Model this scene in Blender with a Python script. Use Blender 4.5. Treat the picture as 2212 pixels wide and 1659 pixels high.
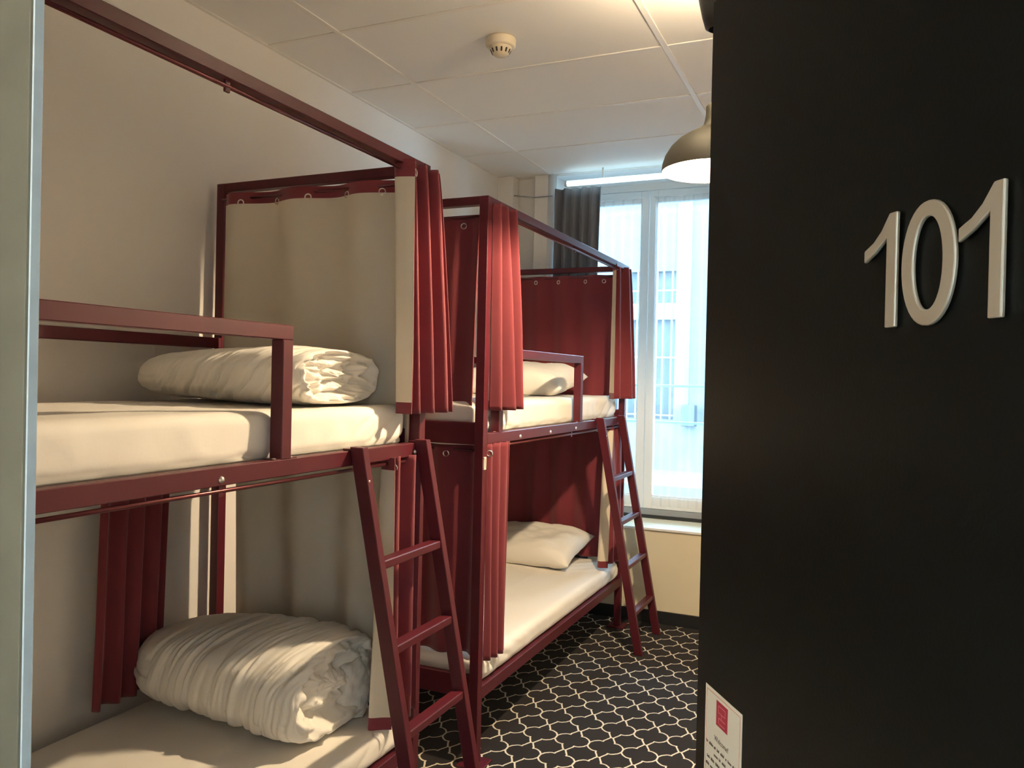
import bpy, bmesh, math, random
from mathutils import Vector, Matrix, noise
random.seed(7)
scene = bpy.context.scene
COL = scene.collection
for o in list(bpy.data.objects): bpy.data.objects.remove(o)

# ------------------------------------------------------------------ camera
CAM_Z = 1.565
F_PX, YAW, PIT, ROL = 1724.06, 0.4172, -0.0073, 0.0223
def make_camera():
    cy, sy = math.cos(YAW), math.sin(YAW)
    w = Vector((-sy*math.cos(PIT), cy*math.cos(PIT), math.sin(PIT)))
    r = Vector((cy, sy, 0)); u = r.cross(w)
    c, s = math.cos(ROL), math.sin(ROL)
    r2 = c*r + s*u; u2 = -s*r + c*u
    cam = bpy.data.cameras.new('camera')
    cam.sensor_width = 36; cam.lens = 36*F_PX/2212; cam.clip_start = .02; cam.clip_end = 200
    o = bpy.data.objects.new('camera', cam); COL.objects.link(o)
    b = -w
    o.matrix_world = Matrix(((r2.x, u2.x, b.x, 0), (r2.y, u2.y, b.y, 0), (r2.z, u2.z, b.z, CAM_Z), (0, 0, 0, 1)))
    scene.camera = o
make_camera()

# ------------------------------------------------------------------ world, exposure, light levels
SKY_COL = (.50, .78, 1.0); SKY_STR = 40.0
WARM = (1.0, .77, .49)
P_PENDANT, P_SPOT, P_CORRIDOR = 300, 80, 18
wd = bpy.data.worlds.new('sky'); scene.world = wd; wd.use_nodes = True
bg = wd.node_tree.nodes['Background']; bg.inputs[0].default_value = (*SKY_COL, 1); bg.inputs[1].default_value = SKY_STR
vs = scene.view_settings
scene.display_settings.display_device = 'sRGB'
vs.view_transform = 'Standard'; vs.look = 'None'; vs.gamma = 1; vs.exposure = 0.3; vs.use_curve_mapping = False

def lamp(name, loc, power, color, radius=.04, parent=None, spot=None):
    l = bpy.data.lights.new(name, 'SPOT' if spot else 'POINT'); l.energy = power; l.color = color; l.shadow_soft_size = radius
    if spot: l.spot_size = spot[0]; l.spot_blend = spot[1]
    o = bpy.data.objects.new(name, l); COL.objects.link(o); o.location = loc
    return o

# daylight guide: a portal in the window opening (adds no light of its own)
pl = bpy.data.lights.new('window_portal', 'AREA'); pl.shape = 'RECTANGLE'; pl.size = 1.15; pl.size_y = 2.2
pl.cycles.is_portal = True
po = bpy.data.objects.new('window_portal', pl); COL.objects.link(po); po.location = (-1.41, 5.62, 1.75); po.rotation_euler = (-math.pi/2, 0, 0)

# ------------------------------------------------------------------ main dimensions
XW, YW, ZC = -2.362, 5.11, 2.952           # left wall, far wall, ceiling
XR, YD = .80, .40                           # right wall, room side of the door wall
XF, XB = -1.3935, -2.324                    # front and back planes of the bunks
ZT, ZD = 2.2935, 1.338                      # top frame, top of the upper deck rail
BED1 = (.45, 2.41); BED2 = (2.873, 4.95)

# ------------------------------------------------------------------ helpers
def tag(o, label=None, cat=None, group=None, kind=None):
    if label: o['label'] = label
    if cat: o['category'] = cat
    if group: o['group'] = group
    if kind: o['kind'] = kind
    return o
def empty(name, loc=(0, 0, 0), label=None, cat=None, group=None, kind=None, parent=None):
    o = bpy.data.objects.new(name, None); COL.objects.link(o); o.location = loc; o.empty_display_size = .1
    if parent: attach(o, parent)
    return tag(o, label, cat, group, kind)
def attach(o, parent):
    o.parent = parent
    o.matrix_parent_inverse = Matrix.Translation(-world_loc(parent))
def world_loc(p):
    v = Vector(p.location)
    return v
def mesh_obj(name, bm, mat, parent=None, smooth=False, mats=None):
    me = bpy.data.meshes.new(name)
    bmesh.ops.recalc_face_normals(bm, faces=bm.faces) if getattr(bm, '_recalc', False) else None
    bm.to_mesh(me); bm.free()
    for m in (mats or [mat]): me.materials.append(m)
    if smooth:
        for p in me.polygons: p.use_smooth = True
    o = bpy.data.objects.new(name, me); COL.objects.link(o)
    if parent: attach(o, parent)
    return o
def add_box(bm, a, b, bev=0.0, seg=1):
    (x0, y0, z0), (x1, y1, z1) = a, b
    x0, x1 = sorted((x0, x1)); y0, y1 = sorted((y0, y1)); z0, z1 = sorted((z0, z1))
    vs_ = [bm.verts.new(p) for p in ((x0,y0,z0),(x1,y0,z0),(x1,y1,z0),(x0,y1,z0),(x0,y0,z1),(x1,y0,z1),(x1,y1,z1),(x0,y1,z1))]
    fs = [bm.faces.new([vs_[i] for i in q]) for q in ((3,2,1,0),(4,5,6,7),(0,1,5,4),(1,2,6,5),(2,3,7,6),(3,0,4,7))]
    if bev > 0:
        es = list({e for f in fs for e in f.edges})
        bmesh.ops.bevel(bm, geom=es, offset=bev, segments=seg, profile=.7, affect='EDGES')
    return bm
def box(name, a, b, mat, parent=None, bev=0.0, seg=1):
    bm = bmesh.new(); add_box(bm, a, b, bev, seg); return mesh_obj(name, bm, mat, parent)
def add_bar(bm, p, q, w, h, up=(0, 0, 1), bev=.002):
    """square tube from p to q: w across, h along 'up'"""
    p, q = Vector(p), Vector(q); d = (q-p).normalized(); L = (q-p).length
    s = d.cross(Vector(up)).normalized(); t = s.cross(d).normalized()
    nb = bmesh.new(); add_box(nb, (-w/2, 0, -h/2), (w/2, L, h/2), bev)
    M = Matrix(((s.x, d.x, t.x, p.x), (s.y, d.y, t.y, p.y), (s.z, d.z, t.z, p.z), (0, 0, 0, 1)))
    nb.transform(M); me = bpy.data.meshes.new('t'); nb.to_mesh(me); nb.free(); bm.from_mesh(me); bpy.data.meshes.remove(me)
def bar(name, p, q, w, h, mat, parent=None, up=(0, 0, 1), bev=.002):
    bm = bmesh.new(); add_bar(bm, p, q, w, h, up, bev); return mesh_obj(name, bm, mat, parent)
def add_cyl(bm, p, q, r0, r1=None, n=16, caps=True):
    p, q = Vector(p), Vector(q); r1 = r0 if r1 is None else r1
    d = (q-p).normalized(); a = d.orthogonal().normalized(); b = d.cross(a)
    A = [bm.verts.new(p + r0*(math.cos(2*math.pi*i/n)*a + math.sin(2*math.pi*i/n)*b)) for i in range(n)]
    B = [bm.verts.new(q + r1*(math.cos(2*math.pi*i/n)*a + math.sin(2*math.pi*i/n)*b)) for i in range(n)]
    for i in range(n):
        f = bm.faces.new((A[i], A[(i+1) % n], B[(i+1) % n], B[i])); f.smooth = True
    if caps: bm.faces.new(A[::-1]); bm.faces.new(B)
def cyl(name, p, q, r0, mat, parent=None, r1=None, n=16):
    bm = bmesh.new(); add_cyl(bm, p, q, r0, r1, n); return mesh_obj(name, bm, mat, parent)
def add_lathe(bm, prof, c, n=40, close=False):
    c = Vector(c); rows = []
    for r, z in prof:
        rows.append([bm.verts.new(c + Vector((r*math.cos(2*math.pi*i/n), r*math.sin(2*math.pi*i/n), z))) for i in range(n)])
    for a, b in zip(rows, rows[1:]):
        for i in range(n):
            f = bm.faces.new((a[i], a[(i+1) % n], b[(i+1) % n], b[i])); f.smooth = True
    if close: bm.faces.new(rows[0][::-1]); bm.faces.new(rows[-1])
def lathe(name, prof, c, mat, parent=None, n=40, close=False):
    bm = bmesh.new(); add_lathe(bm, prof, c, n, close); bmesh.ops.recalc_face_normals(bm, faces=bm.faces); return mesh_obj(name, bm, mat, parent)
def torus(name, c, axis, R, r, mat, parent=None, n=16, m=6):
    c = Vector(c); ax = Vector(axis).normalized(); a = ax.orthogonal().normalized(); b = ax.cross(a); bm = bmesh.new(); rows = []
    for i in range(n):
        t = 2*math.pi*i/n; d = math.cos(t)*a + math.sin(t)*b
        rows.append([bm.verts.new(c + d*(R + r*math.cos(2*math.pi*j/m)) + ax*r*math.sin(2*math.pi*j/m)) for j in range(m)])
    for i in range(n):
        for j in range(m):
            f = bm.faces.new((rows[i][j], rows[(i+1) % n][j], rows[(i+1) % n][(j+1) % m], rows[i][(j+1) % m])); f.smooth = True
    return mesh_obj(name, bm, mat, parent)
def nz(x, y, z): return noise.noise(Vector((x, y, z)))
def fbm(x, y, z, o=3):
    s, a = 0, 1
    for k in range(o): s += a*nz(x*2**k, y*2**k, z*2**k + 7*k); a *= .5
    return s

# ------------------------------------------------------------------ materials
def mat(name, col, rough=.6, metal=0, coat=0, spec=.5, sheen=0, bump=None, vary=0, vscale=4, emit=None, coat_rough=.1):
    m = bpy.data.materials.new(name); m.use_nodes = True; nt = m.node_tree; b = nt.nodes['Principled BSDF']
    b.inputs['Base Color'].default_value = (*col, 1); b.inputs['Roughness'].default_value = rough
    b.inputs['Metallic'].default_value = metal; b.inputs['Coat Weight'].default_value = coat; b.inputs['Coat Roughness'].default_value = coat_rough
    b.inputs['Specular IOR Level'].default_value = spec; b.inputs['Sheen Weight'].default_value = sheen
    tc = nt.nodes.new('ShaderNodeTexCoord')
    if vary:
        n = nt.nodes.new('ShaderNodeTexNoise'); n.inputs['Scale'].default_value = vscale; n.inputs['Detail'].default_value = 5
        nt.links.new(tc.outputs['Object'], n.inputs['Vector'])
        r = nt.nodes.new('ShaderNodeMapRange'); r.inputs['To Min'].default_value = 1-vary; r.inputs['To Max'].default_value = 1+vary
        r.inputs['From Min'].default_value = .3; r.inputs['From Max'].default_value = .7
        nt.links.new(n.outputs['Fac'], r.inputs['Value'])
        v = nt.nodes.new('ShaderNodeVectorMath'); v.operation = 'SCALE'; v.inputs[0].default_value = col
        nt.links.new(r.outputs[0], v.inputs['Scale']); nt.links.new(v.outputs[0], b.inputs['Base Color'])
    if bump:
        n = nt.nodes.new('ShaderNodeTexNoise'); n.inputs['Scale'].default_value = bump[0]; n.inputs['Detail'].default_value = 6
        nt.links.new(tc.outputs['Object'], n.inputs['Vector'])
        bp = nt.nodes.new('ShaderNodeBump'); bp.inputs['Strength'].default_value = bump[1]; bp.inputs['Distance'].default_value = bump[2]
        nt.links.new(n.outputs['Fac'], bp.inputs['Height']); nt.links.new(bp.outputs[0], b.inputs['Normal'])
    if emit:
        b.inputs['Emission Color'].default_value = (*emit[0], 1); b.inputs['Emission Strength'].default_value = emit[1]
    return m
M = {}
M['wall'] = mat('painted_plaster', (.79, .76, .72), .85, bump=(60, .25, .002), vary=.03, vscale=2)
M['panel_wall'] = mat('cream_paint', (.74, .67, .50), .7, vary=.02)
M['ceil'] = mat('ceiling_board', (.82, .81, .79), .9, bump=(180, .3, .001))
M['bar'] = mat('white_grid_bar', (.80, .77, .73), .5)
M['metal'] = mat('burgundy_metal', (.080, .009, .0165), .42, spec=.33, coat=.05, coat_rough=.25, bump=(220, .12, .0006), vary=.10, vscale=9)
M['rod'] = mat('curtain_rod_metal', (.12, .03, .035), .28, metal=.6)
M['screw'] = mat('zinc_screw', (.75, .72, .66), .3, metal=.9)
M['fabric'] = mat('burgundy_fabric', (.172, .018, .027), .85, sheen=.25, bump=(500, .25, .0006), vary=.06, vscale=6)
M['lining'] = mat('beige_lining', (.68, .60, .48), .9, bump=(450, .2, .0005), vary=.03)
M['sheet'] = mat('white_cotton', (.84, .80, .73), .9, sheen=.1, bump=(14, .35, .004), vary=.015)
M['duvet'] = mat('white_duvet_cotton', (.84, .80, .73), .9, sheen=.15, bump=(26, .3, .004))
M['base'] = mat('dark_bed_base', (.02, .012, .012), .8)
M['eyelet'] = mat('steel_eyelet', (.70, .66, .6), .25, metal=1)
M['plastic'] = mat('cream_plastic', (.85, .78, .62), .4)
M['grey_fabric'] = mat('grey_fabric', (.14, .14, .155), .9, sheen=.2, bump=(400, .2, .0006))
M['frame_white'] = mat('white_window_paint', (.80, .80, .78), .45)
M['frame_grey'] = mat('grey_window_metal', (.32, .33, .34), .4, metal=.3)
M['rubber'] = mat('black_seal', (.02, .022, .025), .6)
M['skirting'] = mat('black_skirting', (.012, .012, .013), .45)
M['door'] = mat('dark_door_laminate', (.004, .0045, .0040), .36, spec=.13, bump=(300, .25, .0006), vary=.12, vscale=3)
M['digit'] = mat('brushed_steel', (.60, .53, .42), .45, metal=.75, bump=(700, .15, .0004))
M['jamb'] = mat('grey_green_frame', (.165, .138, .092), .45, metal=.1, bump=(40, .35, .001), vary=.12, vscale=14)
M['jamb_edge_lit'] = mat('lit_frame_edge', (.50, .51, .49), .40, metal=.15, bump=(60, .5, .001), vary=.12, vscale=20)  # frame colour lightened: window light on the reveal is put into the paint
M['paper'] = mat('cream_paper', (.86, .80, .66), .75)
M['ink_red'] = mat('red_ink', (.42, .03, .05), .7)
M['ink_pink'] = mat('pink_ink', (.66, .16, .18), .7)
M['ink_border'] = mat('border_ink', (.74, .40, .30), .7)
M['ink'] = mat('dark_ink', (.14, .11, .08), .8)
M['lamp_out'] = mat('grey_olive_enamel', (.085, .08, .06), .45)
M['lamp_in'] = mat('white_enamel', (.90, .86, .76), .5)
M['black'] = mat('black_lamp_metal', (.012, .013, .013), .4)
M['bulb'] = mat('lit_bulb', (1, .9, .7), .4, emit=((1, .78, .45), 22))
M['detector'] = mat('cream_detector_plastic', (.72, .62, .47), .5)
M['slot'] = mat('dark_slot', (.05, .04, .035), .8)
M['tube'] = mat('emissive_tube', (.9, 1, 1), .4, emit=((.62, .92, 1.0), 2.2))
M['pipe'] = mat('white_pipe_paint', (.72, .73, .73), .4)
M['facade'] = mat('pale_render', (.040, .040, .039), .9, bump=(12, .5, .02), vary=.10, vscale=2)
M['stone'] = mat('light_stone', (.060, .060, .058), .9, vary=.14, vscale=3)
M['shade_glass'] = mat('blue_shutter', (.007, .011, .015), .5)
M['street'] = mat('asphalt_street', (.028, .034, .038), .9, vary=.12, vscale=1.5)
M['white_metal'] = mat('white_bars', (.072, .075, .078), .5)
M['rail_metal'] = mat('blue_grey_railing', (.15, .22, .30), .5)

def glass_mat():
    m = bpy.data.materials.new('window_glass'); m.use_nodes = True; nt = m.node_tree; nt.nodes.clear()
    o = nt.nodes.new('ShaderNodeOutputMaterial'); mix = nt.nodes.new('ShaderNodeMixShader'); t = nt.nodes.new('ShaderNodeBsdfTransparent')
    g = nt.nodes.new('ShaderNodeBsdfGlossy'); g.inputs['Roughness'].default_value = .02; t.inputs[0].default_value = (.90, .96, 1, 1)
    f = nt.nodes.new('ShaderNodeFresnel'); f.inputs[0].default_value = 1.45
    nt.links.new(f.outputs[0], mix.inputs[0]); nt.links.new(t.outputs[0], mix.inputs[1]); nt.links.new(g.outputs[0], mix.inputs[2]); nt.links.new(mix.outputs[0], o.inputs[0])
    return m
def sheer_mat():
    m = bpy.data.materials.new('sheer_voile'); m.use_nodes = True; nt = m.node_tree; nt.nodes.clear()
    o = nt.nodes.new('ShaderNodeOutputMaterial'); mix = nt.nodes.new('ShaderNodeMixShader'); t = nt.nodes.new('ShaderNodeBsdfTransparent')
    mx2 = nt.nodes.new('ShaderNodeMixShader'); tr = nt.nodes.new('ShaderNodeBsdfTranslucent'); d = nt.nodes.new('ShaderNodeBsdfDiffuse')
    tr.inputs[0].default_value = (.93, .95, .95, 1); d.inputs[0].default_value = (.86, .87, .87, 1)
    lw = nt.nodes.new('ShaderNodeLayerWeight'); lw.inputs[0].default_value = .35
    r = nt.nodes.new('ShaderNodeMapRange'); r.inputs['To Min'].default_value = .12; r.inputs['To Max'].default_value = .45
    nt.links.new(lw.outputs['Facing'], r.inputs[0]); nt.links.new(r.outputs[0], mix.inputs[0])
    mx2.inputs[0].default_value = .35
    nt.links.new(tr.outputs[0], mx2.inputs[1]); nt.links.new(d.outputs[0], mx2.inputs[2])
    nt.links.new(t.outputs[0], mix.inputs[1]); nt.links.new(mx2.outputs[0], mix.inputs[2]); nt.links.new(mix.outputs[0], o.inputs[0])
    return m
M['glass'] = glass_mat(); M['sheer'] = sheer_mat()

def carpet_mat():
    """black carpet with a printed cream trellis: folded lattice, distance to a polyline"""
    m = bpy.data.materials.new('trellis_carpet'); m.use_nodes = True; nt = m.node_tree; N = nt.nodes; L = nt.links; b = N['Principled BSDF']
    a, c = .1492, .1975
    g = N.new('ShaderNodeNewGeometry'); sp = N.new('ShaderNodeSeparateXYZ'); L.new(g.outputs['Position'], sp.inputs[0])
    wn = N.new('ShaderNodeTexNoise'); wn.inputs['Scale'].default_value = 45; wn.inputs['Detail'].default_value = 2; L.new(g.outputs['Position'], wn.inputs['Vector'])
    ws = N.new('ShaderNodeSeparateColor'); L.new(wn.outputs['Color'], ws.inputs[0])
    def math_(op, x, y=None, z=None):
        n = N.new('ShaderNodeMath'); n.operation = op
        for i, v in enumerate((x, y, z)):
            if v is None: continue
            if isinstance(v, (int, float)): n.inputs[i].default_value = v
            else: L.new(v, n.inputs[i])
        return n.outputs[0]
    fx = math_('PINGPONG', math_('ADD', math_('MULTIPLY_ADD', ws.outputs[0], .004, sp.outputs['X']), 1.201+.1492*20), a/2)
    fy = math_('PINGPONG', math_('ADD', math_('MULTIPLY_ADD', ws.outputs[1], .004, sp.outputs['Y']), -3.674+.1975*40), c/2)
    pts = [(0, -.01), (0, .016), (.012, .036), (.028, .0485), (.039, .0512), (.0490, .0497), (.0500, .060), (.0550, .069), (.0620, .084), (.0690, .0985), (.08, .0988)]
    best = None
    for (x0, y0), (x1, y1) in zip(pts, pts[1:]):
        dx, dy = x1-x0, y1-y0; l2 = dx*dx + dy*dy
        px = math_('SUBTRACT', fx, x0); py = math_('SUBTRACT', fy, y0)
        t = N.new('ShaderNodeClamp'); L.new(math_('MULTIPLY_ADD', px, dx/l2, math_('MULTIPLY', py, dy/l2)), t.inputs[0]); t = t.outputs[0]
        ex = math_('MULTIPLY_ADD', t, -dx, px); ey = math_('MULTIPLY_ADD', t, -dy, py)
        d2 = math_('MULTIPLY_ADD', ex, ex, math_('MULTIPLY', ey, ey))
        best = d2 if best is None else math_('MINIMUM', best, d2)
    d = math_('SQRT', best)
    mr = N.new('ShaderNodeMapRange'); mr.inputs['From Min'].default_value = .0026; mr.inputs['From Max'].default_value = .0046; mr.inputs['To Min'].default_value = 1; mr.inputs['To Max'].default_value = 0
    L.new(d, mr.inputs[0])
    pile = N.new('ShaderNodeTexNoise'); pile.inputs['Scale'].default_value = 900; pile.inputs['Detail'].default_value = 2; L.new(g.outputs['Position'], pile.inputs['Vector'])
    dk = N.new('ShaderNodeMix'); dk.data_type = 'RGBA'; dk.inputs[6].default_value = (.007, .006, .006, 1); dk.inputs[7].default_value = (.030, .025, .025, 1); L.new(pile.outputs['Fac'], dk.inputs[0])
    mx = N.new('ShaderNodeMix'); mx.data_type = 'RGBA'; mx.inputs[7].default_value = (.76, .69, .58, 1)
    L.new(mr.outputs[0], mx.inputs[0]); L.new(dk.outputs[2], mx.inputs[6]); L.new(mx.outputs[2], b.inputs['Base Color'])
    b.inputs['Roughness'].default_value = .95; b.inputs['Specular IOR Level'].default_value = .15; b.inputs['Sheen Weight'].default_value = .05
    bp = N.new('ShaderNodeBump'); bp.inputs['Strength'].default_value = .6; bp.inputs['Distance'].default_value = .003; L.new(pile.outputs['Fac'], bp.inputs['Height']); L.new(bp.outputs[0], b.inputs['Normal'])
    return m
M['carpet'] = carpet_mat()

# ------------------------------------------------------------------ room shell
S = 'structure'
tag(box('floor', (-2.6, -1.6, -.1), (1.6, 5.52, 0), M['carpet']), 'black carpet with a cream trellis print', kind=S)
tag(box('wall_left', (XW-.12, YD-.02, 0), (XW, 5.6, 3.2), M['wall']), 'plain cream wall behind the bunks', kind=S)
tag(box('wall_right', (XR, YD-.02, 0), (XR+.12, 5.6, 3.2), M['wall']), kind=S)
WX0, WX1, WZ0, WZ1, YG = -1.965, -.82, .612, 2.99, 5.50      # window opening, glass line
bm = bmesh.new()
add_box(bm, (XW-.1, YW, 0), (WX0, 5.6, 3.2)); add_box(bm, (WX1, YW, 0), (XR+.1, 5.6, 3.2)); add_box(bm, (WX0, YW, WZ1), (WX1, 5.6, 3.2))
wf = tag(mesh_obj('wall_far', bm, M['wall']), 'cream wall with the tall window', kind=S)
box('window_apron', (WX0, YW, 0), (WX1, 5.6, WZ0-.014), M['panel_wall'], wf)
tag(box('baseboard_far', (XW, YW-.014, 0), (XR, YW, .082), M['skirting'], bev=.002), kind=S)
tag(box('baseboard_left', (XW, YD, 0), (XW+.014, YW, .082), M['skirting'], bev=.002), kind=S)
tag(box('trim_1', (XW, 5.005, 0), (-2.244, YW, ZC), M['wall'], bev=.004), 'boxed-in corner pillar beside the far bunk', kind=S)
tag(box('trim_2', (-2.10, 5.045, 0), (-2.00, YW+.01, ZC), M['wall'], bev=.004), 'narrow boxed duct next to the corner pillar', kind=S)
t3 = tag(cyl('trim_3', (-1.985, 5.072, 0), (-1.985, 5.072, ZC), .030, M['pipe'], n=20), 'white heating pipe rising beside the grey curtain', kind=S)
bm = bmesh.new(); add_cyl(bm, (-2.24, 5.02, 2.82), (-2.10, 5.03, 2.80), .004, n=6); add_cyl(bm, (-2.10, 5.035, 2.80), (-1.96, 5.03, 2.80), .004, n=6)
mesh_obj('wall_cable', bm, M['frame_grey'], t3)  # thin cable running from the pillar across to the pipe

# door wall, frame, corridor
JX = -.5715                                     # opening face of the left jamb
HX, HY, PHI = .279, .36, math.radians(34.5)    # hinge and opening angle of the door
bm = bmesh.new(); add_box(bm, (XW-.1, YD-.14, 0), (JX-.09, YD, 3.2)); add_box(bm, (HX+.06, YD-.14, 0), (XR+.1, YD, 3.2)); add_box(bm, (JX-.045, YD-.14, 2.12), (HX+.06, YD, 3.2))
tag(mesh_obj('wall_near', bm, M['wall']), kind=S)
fr = empty('trim_4', (JX, YD, 0), kind=S, label='grey green metal door frame')
box('jamb', (JX-.10, YD-.17, 0), (JX-.045, YD-.0045, 2.10), M['jamb'], fr, .002)
bm = bmesh.new(); add_box(bm, (JX-.09, YD-.0050, 0), (JX, YD+.005, 2.10), .0012, 2); mesh_obj('jamb_stop', bm, M['jamb'], fr)
box('lit_edge_strip', (JX-.004, YD-.0030, 0), (JX+.0008, YD+.0060, 2.10), M['jamb_edge_lit'], fr, .001)  # thin strip added on the reveal to carry the painted-in window light
box('jamb', (HX+.012, YD-.17, 0), (HX+.07, YD+.004, 2.10), M['jamb'], fr, .002)
box('frame_head', (JX-.05, YD-.17, 2.065), (HX+.07, YD+.004, 2.13), M['jamb'], fr, .002)
tag(box('wall_corridor_back', (-2.0, -1.62, 0), (1.6, -1.5, 3.0), M['wall']), kind=S)
tag(box('wall_corridor_left', (-2.1, -1.5, 0), (-1.98, YD-.14, 3.0), M['wall']), kind=S)
tag(box('wall_corridor_right', (1.5, -1.5, 0), (1.62, YD-.14, 3.0), M['wall']), kind=S)
tag(box('ceiling_corridor', (-2.1, -1.62, 2.6), (1.62, YD-.14, 2.7), M['ceil']), kind=S)

# suspended ceiling: boards resting in a grid of bars
XA, YG0 = -1.9916, 2.6735
ceil = tag(box('ceiling', (XW-.1, YD-.1, ZC+.03), (XR+.1, 5.6, ZC+.12), M['ceil']), 'suspended white ceiling of square and long boards', kind=S)
xs = [XW, XA, XA+1.2, XA+2.4, XR]; ys = [YD] + [YG0+.6*k for k in range(-3, 5)] + [YW]
for i in range(len(xs)-1):
    for j in range(len(ys)-1):
        x0, x1, y0, y1 = xs[i], xs[i+1], ys[j], ys[j+1]
        dz = random.uniform(-.0008, .0008)
        box('ceiling_board', (x0+.0035, y0+.0035, ZC+.001+dz), (x1-.0035, y1-.0035, ZC+.016), M['ceil'], ceil, .0015)
for x in xs[1:-1]: box('grid_bar', (x-.012, YD, ZC-.0035), (x+.012, YW, ZC+.0125), M['bar'], ceil, .001)
for j in range(1, len(ys)-1):
    for i in range(len(xs)-1):
        box('grid_bar', (xs[i]+.0125, ys[j]-.010, ZC-.0028), (xs[i+1]-.0125, ys[j]+.010, ZC+.0125), M['bar'], ceil, .001)
box('edge_bar', (XW, YD, ZC-.004), (XW+.018, YW, ZC+.002), M['bar'], ceil)
box('edge_bar', (XW, YW-.018, ZC-.004), (XR, YW, ZC+.002), M['bar'], ceil)
box('recess_board', (WX0, YW, ZC-.004), (WX1, YG+.05, ZC+.02), M['ceil'], ceil)

# window
win = empty('window_1', (-1.41, YG, WZ0), kind=S, label='tall white two-leaf window with net curtains')
XM = -1.41
box('sill_board', (WX0, YW-.012, WZ0-.014), (WX1, YG+.02, WZ0), M['panel_wall'], win, .002)
box('sill_nosing', (WX0, YW-.016, WZ0-.012), (WX1, YW-.0125, WZ0+.002), M['frame_white'], win, .001)
box('bottom_seal', (WX0, YG-.03, WZ0), (WX1, YG+.05, WZ0+.020), M['rubber'], win)
box('bottom_track', (WX0, YG-.02, WZ0+.020), (WX1, YG+.06, WZ0+.062), M['frame_grey'], win, .003)
box('frame_side', (WX0, YG-.005, WZ0+.06), (WX0+.05, YG+.06, ZC), M['frame_white'], win, .003)
box('frame_side', (WX1-.05, YG-.005, WZ0+.06), (WX1, YG+.06, ZC), M['frame_white'], win, .003)
box('frame_top', (WX0+.05, YG-.005, 2.90), (WX1-.05, YG+.06, ZC), M['frame_white'], win, .003)
for (a, b) in ((WX0+.052, XM-.003), (XM+.003, WX1-.052)):
    cs = empty('casement', (a, YG, WZ0+.06), parent=win)
    z0, z1 = WZ0+.064, 2.895; st = .058
    def part(n, p, q, m_='frame_white', bv=.003):
        o = box(n, p, q, M[m_], None, bv); o.parent = cs; o.matrix_parent_inverse = Matrix.Translation(-Vector((a, YG, WZ0+.06)))
    part('stile', (a, YG-.012, z0), (a+st, YG+.04, z1)); part('stile', (b-st, YG-.012, z0), (b, YG+.04, z1))
    part('rail', (a+st, YG-.012, z0), (b-st, YG+.04, z0+.085)); part('rail', (a+st, YG-.012, z1-.085), (b-st, YG+.04, z1))
    part('glazing_bead', (a+st, YG-.002, z0+.085), (b-st, YG+.012, z0+.097), bv=.002)
    part('pane', (a+st-.004, YG+.018, z0+.08), (b-st+.004, YG+.024, z1-.08), 'glass', 0)

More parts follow.
